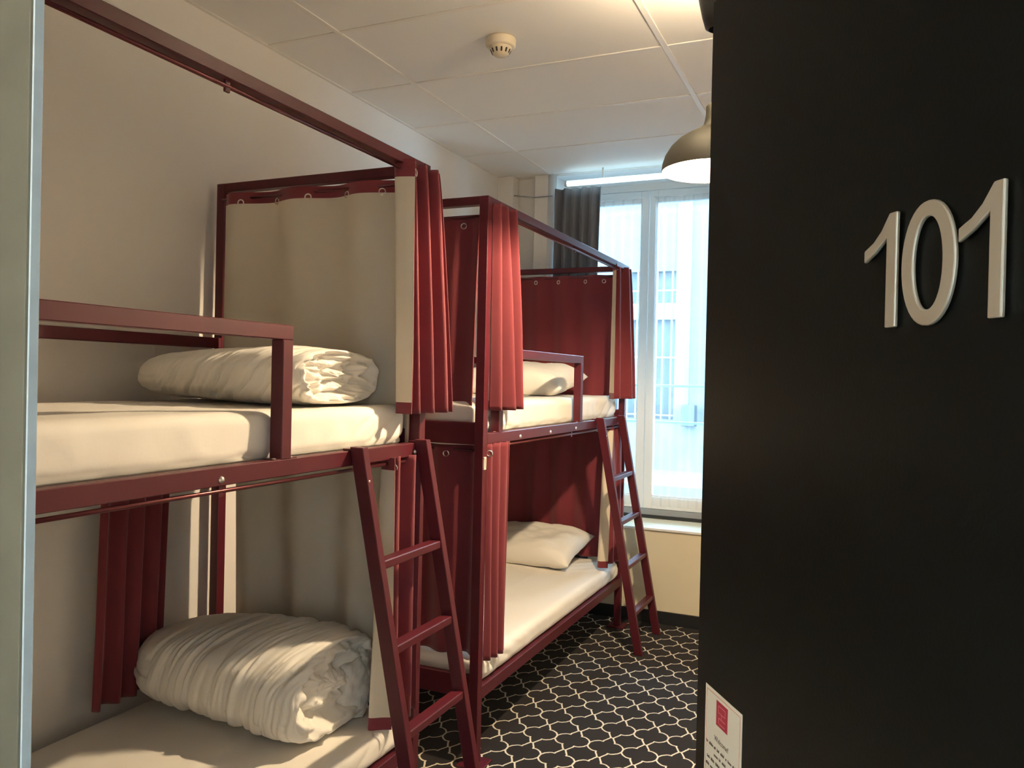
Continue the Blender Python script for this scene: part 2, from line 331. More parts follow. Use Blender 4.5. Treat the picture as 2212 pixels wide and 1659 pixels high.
# ------------------------------------------------------------------ bunk beds
def make_bed(y0, y1, guard, brackets, label, deck_bolts):
    e = empty('bunk_bed', ((XF+XB)/2, (y0+y1)/2, 0), label, 'bunk bed', 'bunk beds along the left wall')
    T = .04; m = M['metal']; xf, xb = XF-T/2, XB+T/2; ya, yb = y0+T/2, y1-T/2
    for x in (xf, xb):
        for y in (ya, yb):
            p = bar('post', (x, y, .008), (x, y, ZT), T, T, m, e, up=(0, 1, 0))
            f = box('foot_plate', (x-.055, y-.055, 0), (x+.055, y+.055, .009), m, None, .002)
            attach(f, p)
    H = .034
    bar('top_rail', (xf, y0+T, ZT-H/2), (xf, y1-T, ZT-H/2), T-.002, H, m, e)
    for y in (ya, yb): bar('top_end_rail', (xb+T/2, y, ZT-H/2), (xf-T/2, y, ZT-H/2), T-.002, H, m, e)
    for zt, hh in ((ZD, .045), (.312, .052)):
        for x in (xf, xb): bar('side_rail', (x, y0+T, zt-hh/2), (x, y1-T, zt-hh/2), T-.002, hh, m, e)
        for y in (ya, yb): bar('end_rail', (xb+T/2, y, zt), (xf-T/2, y, zt), T-.012, .09, m, e)
        box('mattress_base', (xb+T/2, y0+T, zt-.03), (xf-T/2, y1-T, zt-.012), M['base'], e)
    # guard rails
    g0, g1 = guard; z0, z1 = 1.653, 1.692
    gr = bar('guard_rail', (xf, g0, (z0+z1)/2), (xf, g1, (z0+z1)/2), T, z1-z0, m, e)
    for y in (g0+.02, g1-.02):
        bar('guard_post', (xf, y, ZD), (xf, y, z0), T, T, m, gr, up=(0, 1, 0))
        for s in (-1, 1): lathe('screw', [(0, .005), (.005, .004), (.0075, 0)], (xf+.006, y+s*.033, ZD), M['screw'], gr, 12)
        box('guard_flange', (xf-.018, y-.045, ZD), (xf+.018, y+.045, ZD+.0022), m, gr)
    bar('back_guard_rail', (xb, y0+T, 1.675), (xb, y1-T, 1.675), T, .04, m, e)
    # curtain rods with brackets
    for zr, xr in ((2.245, XF-.015), (1.279, XF-.012)):
        cr = cyl('curtain_rod', (xr, y0+T, zr), (xr, y1-T, zr), .0055, M['rod'], e, n=10)
        for y in brackets: box('rod_bracket', (xr-.004, y-.008, zr-.014), (xr+.004, y+.008, zr+.035), m, cr, .001)
    for zr in (2.225, 1.265):
        for y in (y0+.052, y1-.052): cyl('curtain_rod', (xb+T/2, y, zr), (xf-T/2, y, zr), .0055, M['rod'], e, n=10)
    for y in deck_bolts:
        b = bmesh.new(); add_lathe(b, [(.0085, 0), (.0075, .003), (.004, .0052), (0, .006)], (0, 0, 0), 14)
        b.transform(Matrix.Translation((XF-.001, y, ZD-.030)) @ Matrix.Rotation(math.pi/2, 4, 'Y')); mesh_obj('bolt', b, M['screw'], e)
    # small cream catch on the front posts
    for y in (y0+.012, y1-.012):
        q = bmesh.new()
        add_box(q, (XF-.002, y-.009, 1.198), (XF+.006, y-.004, 1.243), .001); add_box(q, (XF-.002, y+.004, 1.198), (XF+.006, y+.009, 1.243), .001)
        add_box(q, (XF-.002, y-.009, 1.238), (XF+.006, y+.009, 1.246), .001); add_box(q, (XF-.002, y-.009, 1.195), (XF+.006, y+.009, 1.203), .001)
        mesh_obj('catch', q, M['plastic'], e)
    return e
make_bed(*BED1, (.52, 1.705), (1.462,), 'near burgundy metal bunk bed with two rolled duvets, cut off by the door frame', (.9, 1.455, 2.345))
make_bed(*BED2, (3.02, 4.092), (3.95,), 'far burgundy metal bunk bed with pillows, standing by the window', (3.25, 3.62, 3.99, 4.88))

def make_ladder(ya, yb, skew, label):
    e = empty('bunk_ladder', (-1.15, (ya+yb)/2, 0), label, 'ladder', 'ladders of the bunk beds')
    xt, xb_, zt = -1.372, -1.150, 1.338; m = M['metal']; RW, RD = .030, .046
    ax = Vector((xb_-xt, skew, -zt)).normalized()
    def P(y, z): 
        k = (zt-z)/zt; return Vector((xt + (xb_-xt)*k, y + skew*k, z))
    for y in (ya+RW/2, yb-RW/2):
        b = bmesh.new(); p, q = P(y, zt+.012), P(y, .0)
        # a leaning rail with level ends
        for k, (zz, c) in enumerate(((zt+.012, p), (0, q))):
            for sx, sy in ((-1, -1), (1, -1), (1, 1), (-1, 1)): b.verts.new((c.x+sx*RD/2, c.y+sy*RW/2, zz))
        b.verts.ensure_lookup_table(); V = b.verts
        for f in ((0,1,2,3), (7,6,5,4), (0,4,5,1), (1,5,6,2), (2,6,7,3), (3,7,4,0)): b.faces.new([V[i] for i in f])
        bmesh.ops.recalc_face_normals(b, faces=b.faces); bmesh.ops.bevel(b, geom=list(b.edges), offset=.0022, segments=1, affect='EDGES')
        r = mesh_obj('side_rail', b, m, e)
    for z in (1.012, .760, .508, .243):
        b = bmesh.new(); p, q = P(ya+RW, z), P(yb-RW, z)
        add_box(b, (p.x-.021, p.y, z-.026), (p.x+.021, q.y, z), .003); mesh_obj('rung', b, m, e)
    # hooks over the deck rail
    for y in (ya+RW/2, yb-RW/2): box('hook', (XF-.030, y-.013, ZD+.0005), (xt+.004, y+.013, ZD+.006), m, e, .001)
    c = lathe('cap_screw', [(.005, 0), (.004, .003), (0, .004)], (0, 0, 0), M['screw'], None, 10)
    c.parent = e; c.location = Vector((xt+.0235, ya+RW/2, 1.25)) - Vector(e.location) + Vector((.012, 0, 0)); c.rotation_euler = (0, math.pi/2, 0)
    return e
make_ladder(1.972, 2.375, .075, 'burgundy ladder leaning on the near bunk, closest to the camera')
make_ladder(4.335, 4.79, .115, 'burgundy ladder leaning on the far bunk, beside the window')

# ------------------------------------------------------------------ mattresses, duvets, pillows
def rounded_box(a, b, r, step, disp):
    a, b = Vector(a), Vector(b); bm = bmesh.new(); n = [max(2, int(round((b[i]-a[i])/step[i]))) for i in range(3)]
    ia, ib = a + Vector((r, r, r)), b - Vector((r, r, r)); cache = {}
    def V(i, j, k):
        key = (i, j, k)
        if key in cache: return cache[key]
        p = Vector((a.x+(b.x-a.x)*i/n[0], a.y+(b.y-a.y)*j/n[1], a.z+(b.z-a.z)*k/n[2]))
        c = Vector([min(max(p[t], ia[t]), ib[t]) for t in range(3)]); d = p-c
        if d.length > 1e-9: d.normalize()
        q = c + d*r
        q = q + disp(q, d)
        cache[key] = bm.verts.new(q); return cache[key]
    def face(f):
        q = bm.faces.new(f); q.smooth = True
    for i in range(n[0]):
        for j in range(n[1]):
            face((V(i,j,0), V(i,j+1,0), V(i+1,j+1,0), V(i+1,j,0))); face((V(i,j,n[2]), V(i+1,j,n[2]), V(i+1,j+1,n[2]), V(i,j+1,n[2])))
    for i in range(n[0]):
        for k in range(n[2]):
            face((V(i,0,k), V(i+1,0,k), V(i+1,0,k+1), V(i,0,k+1))); face((V(i,n[1],k), V(i,n[1],k+1), V(i+1,n[1],k+1), V(i+1,n[1],k)))
    for j in range(n[1]):
        for k in range(n[2]):
            face((V(0,j,k), V(0,j,k+1), V(0,j+1,k+1), V(0,j+1,k))); face((V(n[0],j,k), V(n[0],j+1,k), V(n[0],j+1,k+1), V(n[0],j,k+1)))
    return bm
def make_mattress(bed, z0, z1, label, seed, over=0.0):
    y0, y1 = bed[0]+.046, bed[1]-.046; x0, x1 = XB+.05, XF-.052+over
    def disp(p, d):
        top = max(0, d.z); side = 1-abs(d.z); h = (p.z-z0)/(z1-z0)
        w = .0035*fbm(p.x*3+seed, p.y*2.2, 1.3)*top
        # drag creases in the sheet running down to the ends of the mattress
        e0, e1 = p.y-y0, y1-p.y; e = min(e0, e1)
        cr = math.exp(-(e/.33)**2)
        s = e*1.0 + (1-h)*.22*(-1)
        w += side*(.0045*fbm(p.y*7+seed, p.z*5, 2.0) + cr*.016*(.35-(1-abs(math.sin(s*21 + 1.2*nz(p.y*3, p.z*6, seed))))**3) )
        w += top*.002*cr*math.sin((p.x*.8+e)*55+seed)
        for xf_ in (-2.03, -1.76): w += top*.0032*math.exp(-((p.x-xf_-.006*nz(p.y*2, seed, xf_))/.014)**2)*(.6+.5*nz(p.y*2.5, seed, 3))
        v = d*w
        if h < .25 and side > .5: v += Vector((d.x, d.y, 0))*(-.008*(1-h/.25) + .006*nz(p.y*11, seed, 4))
        return v
    bm = rounded_box((x0, y0, z0), (x1, y1, z1), .034, (.014, .014, .010), disp)
    e = empty('mattress', ((x0+x1)/2, (y0+y1)/2, z0), label, 'mattress', 'sheeted mattresses of the bunks')
    mesh_obj('fitted_sheet', bm, M['sheet'], e, smooth=True)
    return e
make_mattress(BED1, ZD-.012, 1.462, 'white sheeted mattress on the upper level of the near bunk', 1.0)
make_mattress(BED1, .313, .417, 'white sheeted mattress on the lower level of the near bunk', 5.0, .040)
make_mattress(BED2, ZD-.012, 1.467, 'white sheeted mattress on the upper level of the far bunk', 9.0)
make_mattress(BED2, .313, .417, 'white sheeted mattress on the lower level of the far bunk', 13.0, .040)

def make_duvet(c, L, ry, rz, zbase, label, seed, wr, lobe=None, flat=1.0, tilt=0.0):
    """rolled duvet: axis along x, gathered left end, rolled-in crumpled right end"""
    # generatrix: (axial position, radial factor)
    gen = []
    for i in range(14): t = i/13; gen.append((-L/2 + .16*(1-math.cos(t*math.pi/2)) , .10 + .74*math.sin(t*math.pi/2)**.85))
    for i in range(1, 160): t = i/159; gen.append((-L/2+.16 + (L-.16-.05)*t, .84 + .16*math.sin(min(1, t*1.25)*math.pi/2) - .05*max(0, t-.8)/.2))
    for i in range(1, 12): t = i/11*math.pi/2; gen.append((L/2-.05+.05*math.sin(t), .95-.10*(1-math.cos(t))))
    for i in range(1, 26): t = i/25; gen.append((L/2 - .035*math.sin(t*math.pi) - .02*t, .85*(1-t)+.004))
    nT = 150; bm = bmesh.new(); rows = []
    c = Vector(c)
    for gi, (ax, rf) in enumerate(gen):
        u = (ax+L/2)/L; cap = gi > 182; row = []
        for k in range(nT):
            th = 2*math.pi*k/nT
            cs, sn = math.cos(th), math.sin(th)
            se = .82*flat
            yy = math.copysign(abs(cs)**se, cs); zz = math.copysign(abs(sn)**se, sn)
            r = rf
            # long soft creases that wrap round the roll, slanting
            q = ax - .085*sn + .02*math.sin(th*2+seed)
            env = .30 + .70*min(1, max(0, nz(ax*5+seed, cs*1.4, sn*1.4)*1.6+.6))
            def ridge(f, k, e): return max(0, 1-abs(nz(q*f+k, cs*.50, sn*.50))*2.6)**e
            r += -wr*env*(.60*ridge(17, seed, 2.5) + .55*ridge(33, seed*2, 2.0) + .25*ridge(60, seed*3, 1.5))*min(1, rf*1.05) + .06*fbm(ax*2.6+seed, cs*1.1, sn*1.1, 2) + wr*.25
            axx = ax
            if cap:   # rolled-in layers and crumples at the open end
                sp = math.sin((rf*13 + th)*1.0 + 1.2*nz(cs*3, sn*3, seed))
                axx += .018*sp*min(1, (.95-rf)*5)*(rf+.25) + .035*fbm(cs*rf*4+seed, sn*rf*4, 3)*min(1, (1-rf)*4)
            elif u > .8: axx += .02*nz(cs*2, sn*2, seed)*(u-.8)/.2
            y = c.y + yy*ry*r + tilt*axx; z = c.z + zz*rz*r
            # left end slumps down, right end stays full
            z -= rz*.30*max(0, .35-u)*1.2*(1 if sn > 0 else 0)
            z = max(z, zbase + .002 + .004*(nz(axx*20, cs*5, 1)+.5)) if z < zbase+.006 else z
            row.append(bm.verts.new((c.x+axx, y, z)))
        rows.append(row)
    for A, B in zip(rows, rows[1:]):
        for k in range(nT):
            f = bm.faces.new((A[k], A[(k+1) % nT], B[(k+1) % nT], B[k])); f.smooth = True
    bm.faces.new(rows[0][::-1]); bm.faces.new(rows[-1])
    if lobe:   # loose corner of the duvet slumped behind the roll
        (lx, ly, lz), (ax_, ay_, az_) = lobe
        n, m2 = 60, 40; R = []
        for i in range(m2+1):
            ph = math.pi*i/m2 - math.pi/2; row = []
            for k in range(n):
                th = 2*math.pi*k/n; d = Vector((math.cos(ph)*math.cos(th), math.cos(ph)*math.sin(th), math.sin(ph)))
                w = 1 + .22*fbm(d.x*1.6+seed, d.y*1.6, d.z*1.6, 3) - .10*(1-abs(nz(d.x*4, d.y*4+seed, d.z*4)))**4
                p = Vector((lx+ax_*d.x*w, ly+ay_*d.y*w, lz+az_*d.z*w)); p.z = max(p.z, zbase+.002); row.append(bm.verts.new(p))
            R.append(row)
        for A, B in zip(R, R[1:]):
            for k in range(n):
                f = bm.faces.new((A[k], A[(k+1) % n], B[(k+1) % n], B[k])); f.smooth = True
    e = empty('duvet', (c.x, c.y, zbase), label, 'duvet', 'rolled duvets on the near bunk')
    mesh_obj('duvet_cover', bm, M['duvet'], e)
    return e
make_duvet((-1.900, 2.115, .572), .77, .245, .158, .419, 'puffy rolled white duvet on the lower level of the near bunk', 3.0, .13, lobe=((-1.60, 2.26, .52), (.10, .11, .13)))
make_duvet((-1.895, 2.09, 1.556), .76, .235, .094, 1.464, 'flat folded white duvet on the upper level of the near bunk', 11.0, .09, flat=.9)

def make_pillow(c, w, d, h, rot, tilt, zbase, label, seed):
    n = 46; bm = bmesh.new(); grid = {}
    Mx = Matrix.Translation(c) @ Matrix.Rotation(rot, 4, 'Z') @ Matrix.Rotation(tilt, 4, 'X')
    for s in (1, -1):
        for i in range(n+1):
            for j in range(n+1):
                u, v = -1+2*i/n, -1+2*j/n
                if s == -1 and (i in (0, n) or j in (0, n)): grid[s, i, j] = grid[1, i, j]; continue
                pin = 1-.10*(1-u*u)*abs(v)**3 ; pin2 = 1-.10*(1-v*v)*abs(u)**3
                x, y = u*w/2*pin2, v*d/2*pin
                prof = max(0, (1-u**4)*(1-v**4))**.55
                t = h/2*prof*(1+.25*fbm(u*1.4+seed, v*1.4, s, 2)) + .006*prof*fbm(u*5+seed, v*4, s*3)
                edge = math.sin((abs(u)+abs(v))*16+seed)*.004*max(abs(u), abs(v))**6*prof
                z = s*t*(1.15 if s > 0 else .85) + edge
                p = Mx @ Vector((x, y, z)); p.z = max(p.z, zbase+.002)
                grid[s, i, j] = bm.verts.new(p)
        for i in range(n):
            for j in range(n):
                q = [grid[s, i, j], grid[s, i+1, j], grid[s, i+1, j+1], grid[s, i, j+1]]
                f = bm.faces.new(q if s > 0 else q[::-1]); f.smooth = True
    e = empty('pillow', (c[0], c[1], zbase), label, 'pillow', 'pillows on the far bunk')
    mesh_obj('pillowcase', bm, M['duvet'], e)
    return e
make_pillow((-1.90, 4.40, 1.546), .70, .52, .19, .02, .14, 1.469, 'white pillow on the upper level of the far bunk', 2.0)
make_pillow((-1.90, 4.68, .512), .66, .46, .17, -.05, .24, .419, 'white pillow on the lower level of the far bunk', 6.0)

# ------------------------------------------------------------------ curtains
def smooth_path(pts, n):
    """Catmull-Rom through plan points, resampled to n+1 points"""
    P = [Vector(p) for p in pts]; P = [2*P[0]-P[1]] + P + [2*P[-1]-P[-2]]; out = []
    for i in range(1, len(P)-2):
        for k in range(24):
            t = k/24; a, b, c, d = P[i-1], P[i], P[i+1], P[i+2]
            out.append(.5*((2*b) + (c-a)*t + (2*a-5*b+4*c-d)*t*t + (3*b-a-3*c+d)*t**3))
    out.append(P[-2]); L = [0]
    for a, b in zip(out, out[1:]): L.append(L[-1]+(b-a).length)
    res = []; j = 0
    for i in range(n+1):
        s = L[-1]*i/n
        while j < len(L)-2 and L[j+1] < s: j += 1
        t = (s-L[j])/max(1e-9, L[j+1]-L[j]); res.append(out[j].lerp(out[j+1], t))
    return res
def zig(p, q, n, amp, side=1, jit=.25):
    p, q = Vector(p), Vector(q); d = q-p; nn = Vector((d.y, -d.x)).normalized()*side; out = [p]
    for i in range(2*n):
        t = (i+.5)/(2*n); a = amp*(1 if i % 2 == 0 else -1)*(1+random.uniform(-jit, jit)); out.append(p + d*(t+random.uniform(-.06, .06)/n) + nn*a)
    out.append(q); return out
def make_curtain(name, top, bot, zt, zb, label, cat, group, front, back, seed, header=None, hem=.0, eyelets=(), wob=.006, thick=.0035, zsag=0.0, cols=None, pinch=0, axis=(1, 0, 0)):
    """cloth swept down from plan path 'top' to plan path 'bot'; right-hand side of the path is the front"""
    nc = cols or max(60, int(22*len(top))); nr = 44
    A, B = smooth_path(top, nc), smooth_path(bot, nc)
    def pos(i, r):
        v = r/nr; k = v**.8
        p = A[i].lerp(B[i], k)
        w = wob*v*(1-.3*v)
        p = p + Vector((w*nz(i/nc*6+seed, v*2.2, 1), w*nz(i/nc*6+seed, v*2.2, 5)))
        sag = zsag*math.sin(i/nc*math.pi*2*max(1, len(eyelets)-1))*.5*(1-v)**6 if zsag else 0
        return p, zt - sag + (zb-zt)*v + .004*nz(i/nc*5, seed, 9)*v
    pts = [[pos(i, r) for i in range(nc+1)] for r in range(nr+1)]
    def layer(sgn, rows, extra=0.0):
        bm = bmesh.new(); V = []
        for r in rows:
            row = []
            for i in range(nc+1):
                p, z = pts[r][i]; a = pts[r][max(0, i-1)][0]; b = pts[r][min(nc, i+1)][0]
                t = (b-a); nrm = Vector((t.y, -t.x)); nrm = nrm.normalized() if nrm.length > 1e-9 else Vector((1, 0))
                q = p + nrm*sgn*(thick/2+extra); row.append(bm.verts.new((q.x, q.y, z)))
            V.append(row)
        for a, b in zip(V, V[1:]):
            for i in range(nc):
                f = bm.faces.new((a[i], b[i], b[i+1], a[i+1]) if sgn > 0 else (a[i], a[i+1], b[i+1], b[i])); f.smooth = True
        return bm, V
    lx = sum((p.x for p in B))/len(B); ly = sum((p.y for p in B))/len(B)
    e = empty(name, (lx, ly, zb), label, cat, group)
    hr = int(round((header or 0)/(zt-zb)*nr)); he = nr - int(round(hem/(zt-zb)*nr))
    # outer cloth with closed side, top and bottom edges
    bm, Vf = layer(1, range(nr+1))
    back_rows = []
    for r in range(nr+1):
        row = []
        for i in range(nc+1):
            p, z = pts[r][i]; a = pts[r][max(0, i-1)][0]; b = pts[r][min(nc, i+1)][0]; t = (b-a); nrm = Vector((t.y, -t.x)).normalized() if t.length > 1e-9 else Vector((1, 0))
            q = p - nrm*thick/2; row.append((q.x, q.y, z))
        back_rows.append(row)
    def strip(fr, bk, flip):
        bv = [bm.verts.new(c) for c in bk]
        for i in range(len(fr)-1):
            q = (fr[i], fr[i+1], bv[i+1], bv[i]); bm.faces.new(q if flip else q[::-1])
    strip(Vf[0], back_rows[0], True); strip(Vf[-1], back_rows[-1], False)
    strip([r[0] for r in Vf], [r[0] for r in back_rows], False); strip([r[-1] for r in Vf], [r[-1] for r in back_rows], True)
    mesh_obj('cloth', bm, front, e)
    if front is back:
        bm, _ = layer(-1, range(nr+1)); mesh_obj('reverse', bm, back, e)
    else:
        if hr: bm, _ = layer(-1, range(0, hr+1)); mesh_obj('header_band', bm, front, e)
        bm, _ = layer(-1, range(hr, he+1)); mesh_obj('lining', bm, back, e)
        if he < nr: bm, _ = layer(-1, range(he, nr+1)); mesh_obj('hem', bm, front, e)
    for s in eyelets:
        i = int(s*nc); p, z = pts[1][i]; a, b = pts[1][max(0, i-1)][0], pts[1][min(nc, i+1)][0]; t = b-a; nrm = Vector((t.y, -t.x, 0)).normalized()
        torus('eyelet', (p.x, p.y, z-.018), nrm, .0115, .0036, M['eyelet'], e)
    return e
FA, LI = M['fabric'], M['lining']; G1 = 'curtains of the near bunk'; G2 = 'curtains of the far bunk'; CN = 'bed_curtain'
def wave(p, q, n, amp, side=1): return zig(p, q, n, amp, side, .35)

# near bunk, far end, upper: pale lining faces the bed
ye = BED1[1]-.052
make_curtain(CN, wave((-1.425, ye), (-2.262, ye), 3, .018), wave((-1.43, ye+.005), (-2.262, ye), 3, .022), 2.245, 1.30,
             'curtain across the upper far end of the near bunk, pale lining with burgundy header', 'curtain', G1, FA, LI, 1, header=.05, hem=.03, eyelets=(.16, .34, .53, .72, .9))
# near bunk, front, upper: bunched at the far post with a flap of lining showing
flap = [(-1.360, 2.250), (-1.390, 2.238), (-1.420, 2.230), (-1.432, 2.245)]
make_curtain(CN, flap + zig((-1.41, 2.27), (-1.375, 2.44), 3, .028), [(-1.352, 2.250), (-1.385, 2.252), (-1.415, 2.262), (-1.425, 2.275)] + zig((-1.395, 2.29), (-1.345, 2.52), 3, .034), 2.272, 1.440,
             'bunched burgundy curtain with pale edge on the upper front post of the near bunk', 'curtain', G1, FA, LI, 2, header=.05, hem=.03, eyelets=(.3,))
# near bunk, far end, lower
make_curtain(CN, wave((-1.435, ye), (-2.19, ye), 3, .026), wave((-1.44, ye), (-2.17, ye), 3, .032), 1.285, .435,
             'curtain across the lower far end of the near bunk, pale lining hanging behind the duvet', 'curtain', G1, FA, LI, 3, header=.04, hem=.03, eyelets=(.2, .5, .8))
# near bunk, front, lower
flap = [(-1.375, 2.190), (-1.41, 2.195), (-1.432, 2.205), (-1.43, 2.215)]
make_curtain(CN, flap + zig((-1.415, 2.235), (-1.385, 2.372), 2, .020), [(-1.370, 2.195), (-1.41, 2.165), (-1.432, 2.158), (-1.435, 2.18)] + zig((-1.41, 2.21), (-1.385, 2.372), 2, .026), 1.300, .425,
             'bunched burgundy curtain with pale edge, lower front of the near bunk, behind the ladder', 'curtain', G1, FA, LI, 4, header=.03, hem=.03, eyelets=(.32,))
# near bunk, wall side, lower
make_curtain(CN, zig((XB+.065, 1.835), (XB+.065, 2.115), 4, .018), zig((XB+.075, 1.80), (XB+.07, 2.08), 4, .022), 1.285, .462,
             'bunched burgundy curtain hanging against the wall inside the lower near bunk', 'curtain', G1, FA, LI, 5, header=.04, hem=.03)
# far bunk, near end
yn = BED2[0]+.052
make_curtain(CN, wave((-2.24, yn), (-1.455, yn), 3, .016), wave((-2.23, yn-.005), (-1.475, yn), 3, .020), 2.225, 1.425,
             'burgundy curtain across the upper near end of the far bunk', 'curtain', G2, FA, LI, 6, header=.04, hem=.03, eyelets=(.1, .3, .5, .7, .9))
make_curtain(CN, wave((-2.22, yn), (-1.450, yn), 4, .020), wave((-2.2, yn-.005), (-1.455, yn), 4, .026), 1.285, .425,
             'burgundy curtain across the lower near end of the far bunk', 'curtain', G2, FA, LI, 7, header=.04, hem=.03, eyelets=(.1, .3, .5, .7, .83))
# far bunk, front, near post
make_curtain(CN, zig((-1.40, 2.925), (-1.375, 3.115), 3, .030), zig((-1.395, 2.925), (-1.365, 3.185), 3, .050), 2.272, 1.432,
             'bunched burgundy curtain on the upper near post of the far bunk', 'curtain', G2, FA, LI, 8, header=.04, hem=.03)
make_curtain(CN, zig((-1.40, 2.92), (-1.38, 3.105), 3, .018), zig((-1.395, 2.92), (-1.375, 3.075), 3, .024), 1.296, .415,
             'bunched burgundy curtain on the lower near post of the far bunk', 'curtain', G2, FA, LI, 9, header=.04, hem=.03, eyelets=(.04,))
# far bunk, far end
yf = BED2[1]-.052
make_curtain(CN, wave((-2.24, yf), (-1.47, yf), 4, .012), wave((-2.23, yf), (-1.49, yf), 4, .018), 2.238, 1.30,
             'burgundy curtain behind the pillow on the upper level of the far bunk', 'curtain', G2, FA, LI, 10, header=.04, hem=.03, eyelets=(.06, .3, .5, .74, .9))
make_curtain(CN, wave((-2.22, yf), (-1.49, yf), 4, .014), wave((-2.2, yf), (-1.51, yf), 4, .020), 1.285, .43,
             'burgundy curtain behind the pillow on the lower level of the far bunk', 'curtain', G2, FA, LI, 11, header=.04, hem=.03, eyelets=(.1, .5, .9))
# far bunk, front, far post
flap = [(-1.392, 4.665), (-1.415, 4.700), (-1.432, 4.722)]
make_curtain(CN, flap + zig((-1.42, 4.735), (-1.375, 4.925), 2, .018), [(-1.385, 4.645), (-1.415, 4.690), (-1.435, 4.715)] + zig((-1.415, 4.73), (-1.335, 4.955), 2, .034), 2.272, 1.452,
             'bunched burgundy curtain with pale edge, upper level, right beside the window', 'curtain', G2, FA, LI, 12, header=.04, hem=.03)
flap = [(-1.40, 4.70), (-1.43, 4.675), (-1.45, 4.69)]
make_curtain(CN, flap + zig((-1.43, 4.72), (-1.385, 4.91), 2, .014), [(-1.395, 4.63), (-1.435, 4.60), (-1.455, 4.62)] + zig((-1.43, 4.65), (-1.39, 4.91), 3, .018), 1.300, .435,
             'bunched burgundy curtain with pale edge, lower level, behind the ladder beside the window', 'curtain', G2, FA, LI, 13, header=.03, hem=.03)
# window: grey curtain and voile
make_curtain('window_curtain', zig((-1.945, 5.035), (-1.625, 5.035), 5, .022), zig((-1.95, 5.035), (-1.66, 5.035), 5, .030), 2.842, .12,
             'dark grey pleated curtain hanging left of the window', 'curtain', None, M['grey_fabric'], M['grey_fabric'], 14)
SH = M['sheer']
def make_sheer(a, b, a2, b2, n, label, seed):
    top, bot = zig((a, YG-.030), (b, YG-.030), n, .010, 1, .4), zig((a2, YG-.030), (b2, YG-.030), n, .007, 1, .4)
    nc, nr = 150, 30; A, B = smooth_path(top, nc), smooth_path(bot, nc); bm = bmesh.new(); V = []
    for r in range(nr+1):
        v = r/nr; row = []
        for i in range(nc+1):
            p = A[i].lerp(B[i], v**1.3) + Vector((.010*v*nz(i/nc*5+seed, v*2, 2), .004*v*nz(i/nc*7+seed, v*2, 8))); row.append(bm.verts.new((p.x, p.y, 2.842 + (.700-2.842)*v + .008*nz(i/nc*4, seed, 3)*v)))
        V.append(row)
    for p, q in zip(V, V[1:]):
        for i in range(nc):
            f = bm.faces.new((p[i], q[i], q[i+1], p[i+1])); f.smooth = True
    e = empty('net_curtain', ((a+b)/2, YG-.030, .70), label, 'net curtain', 'net curtains of the window')
    mesh_obj('voile', bm, SH, e)
    cyl('voile_rod', (a-.01, YG-.030, 2.845), (b+.01, YG-.030, 2.845), .004, M['frame_white'], e, n=8)
make_sheer(WX0+.085, XM-.045, WX0+.09, XM-.05, 6, 'white net curtain on the left window leaf, beside the grey curtain', 1.0)
make_sheer(XM+.045, WX1-.085, XM+.07, WX1-.085, 7, 'white net curtain on the right window leaf, next to the open door', 4.0)

# ------------------------------------------------------------------ lamps and ceiling fittings
pc = Vector((-.513, 2.83, 2.303)); R = .170
p = empty('pendant_lamp', pc, 'grey dome pendant lamp, lit, partly hidden by the door', 'lamp')
outer = [(R, 0), (R*.985, .025), (R*.93, .055), (R*.82, .085), (R*.66, .112), (R*.47, .132), (R*.30, .146), (R*.17, .160), (.024, .178), (.020, .205)]
inner = [(r-.003 if r > .02 else r, max(0, z-.003)) for r, z in outer[:8]]
lathe('shade', outer, pc, M['lamp_out'], p); lathe('shade_lining', [(R-.001, .0005)] + inner + [(.0, .140)], pc, M['lamp_in'], p)
lathe('lamp_cap', [(.021, .200), (.021, .225), (.014, .235), (.006, .24)], pc, M['lamp_out'], p, 24)
cyl('cord', pc+Vector((0, 0, .238)), (pc.x, pc.y, ZC-.03), .0035, M['black'], p, n=8)
lathe('canopy', [(.05, 0), (.048, -.018), (.02, -.03), (0, -.031)], (pc.x, pc.y, ZC-.001), M['lamp_out'], p, 28)
bulb = lathe('bulb', [(.012, .112), (.016, .104), (.026, .088), (.034, .072), (.034, .060)], pc, M['lamp_in'], p, 28); lathe('bulb_face', [(.034, .060), (.028, .0585), (0, .0583)], pc, M['bulb'], bulb, 28)
lathe('bulb_socket', [(.016, .132), (.017, .150), (.016, .16)], pc, M['black'], p, 20)
l1 = lamp('pendant_bulb_light', pc+Vector((0, 0, .057)), P_PENDANT, WARM, .036); l1.parent = p; l1.matrix_parent_inverse = Matrix.Translation(-pc)

sc = Vector((-.440, 2.5, 2.652))
s = empty('spot_lamp', sc, 'black cone spot lamp near the ceiling, half hidden by the door edge', 'lamp')
lathe('shade', [(.030, 0), (.040, .006), (.050, .04), (.060, .085), (.066, .12), (.064, .128), (.056, .122), (.042, .03), (.0, .012)], sc, M['black'], s, 32)
cyl('stem', sc+Vector((0, 0, .012)), (sc.x, sc.y, ZC-.02), .007, M['black'], s, n=10)
lathe('canopy', [(.045, 0), (.043, -.016), (.018, -.022), (0, -.022)], (sc.x, sc.y, ZC-.001), M['black'], s, 24)
lathe('bulb', [(.0, .03), (.018, .035), (.025, .055), (.018, .078), (.009, .09)], sc+Vector((0, 0, -.002)), M['bulb'], s, 20)
l2 = lamp('spot_bulb_light', sc+Vector((0, 0, .112)), P_SPOT, WARM, .03); l2.parent = s; l2.matrix_parent_inverse = Matrix.Translation(-sc)

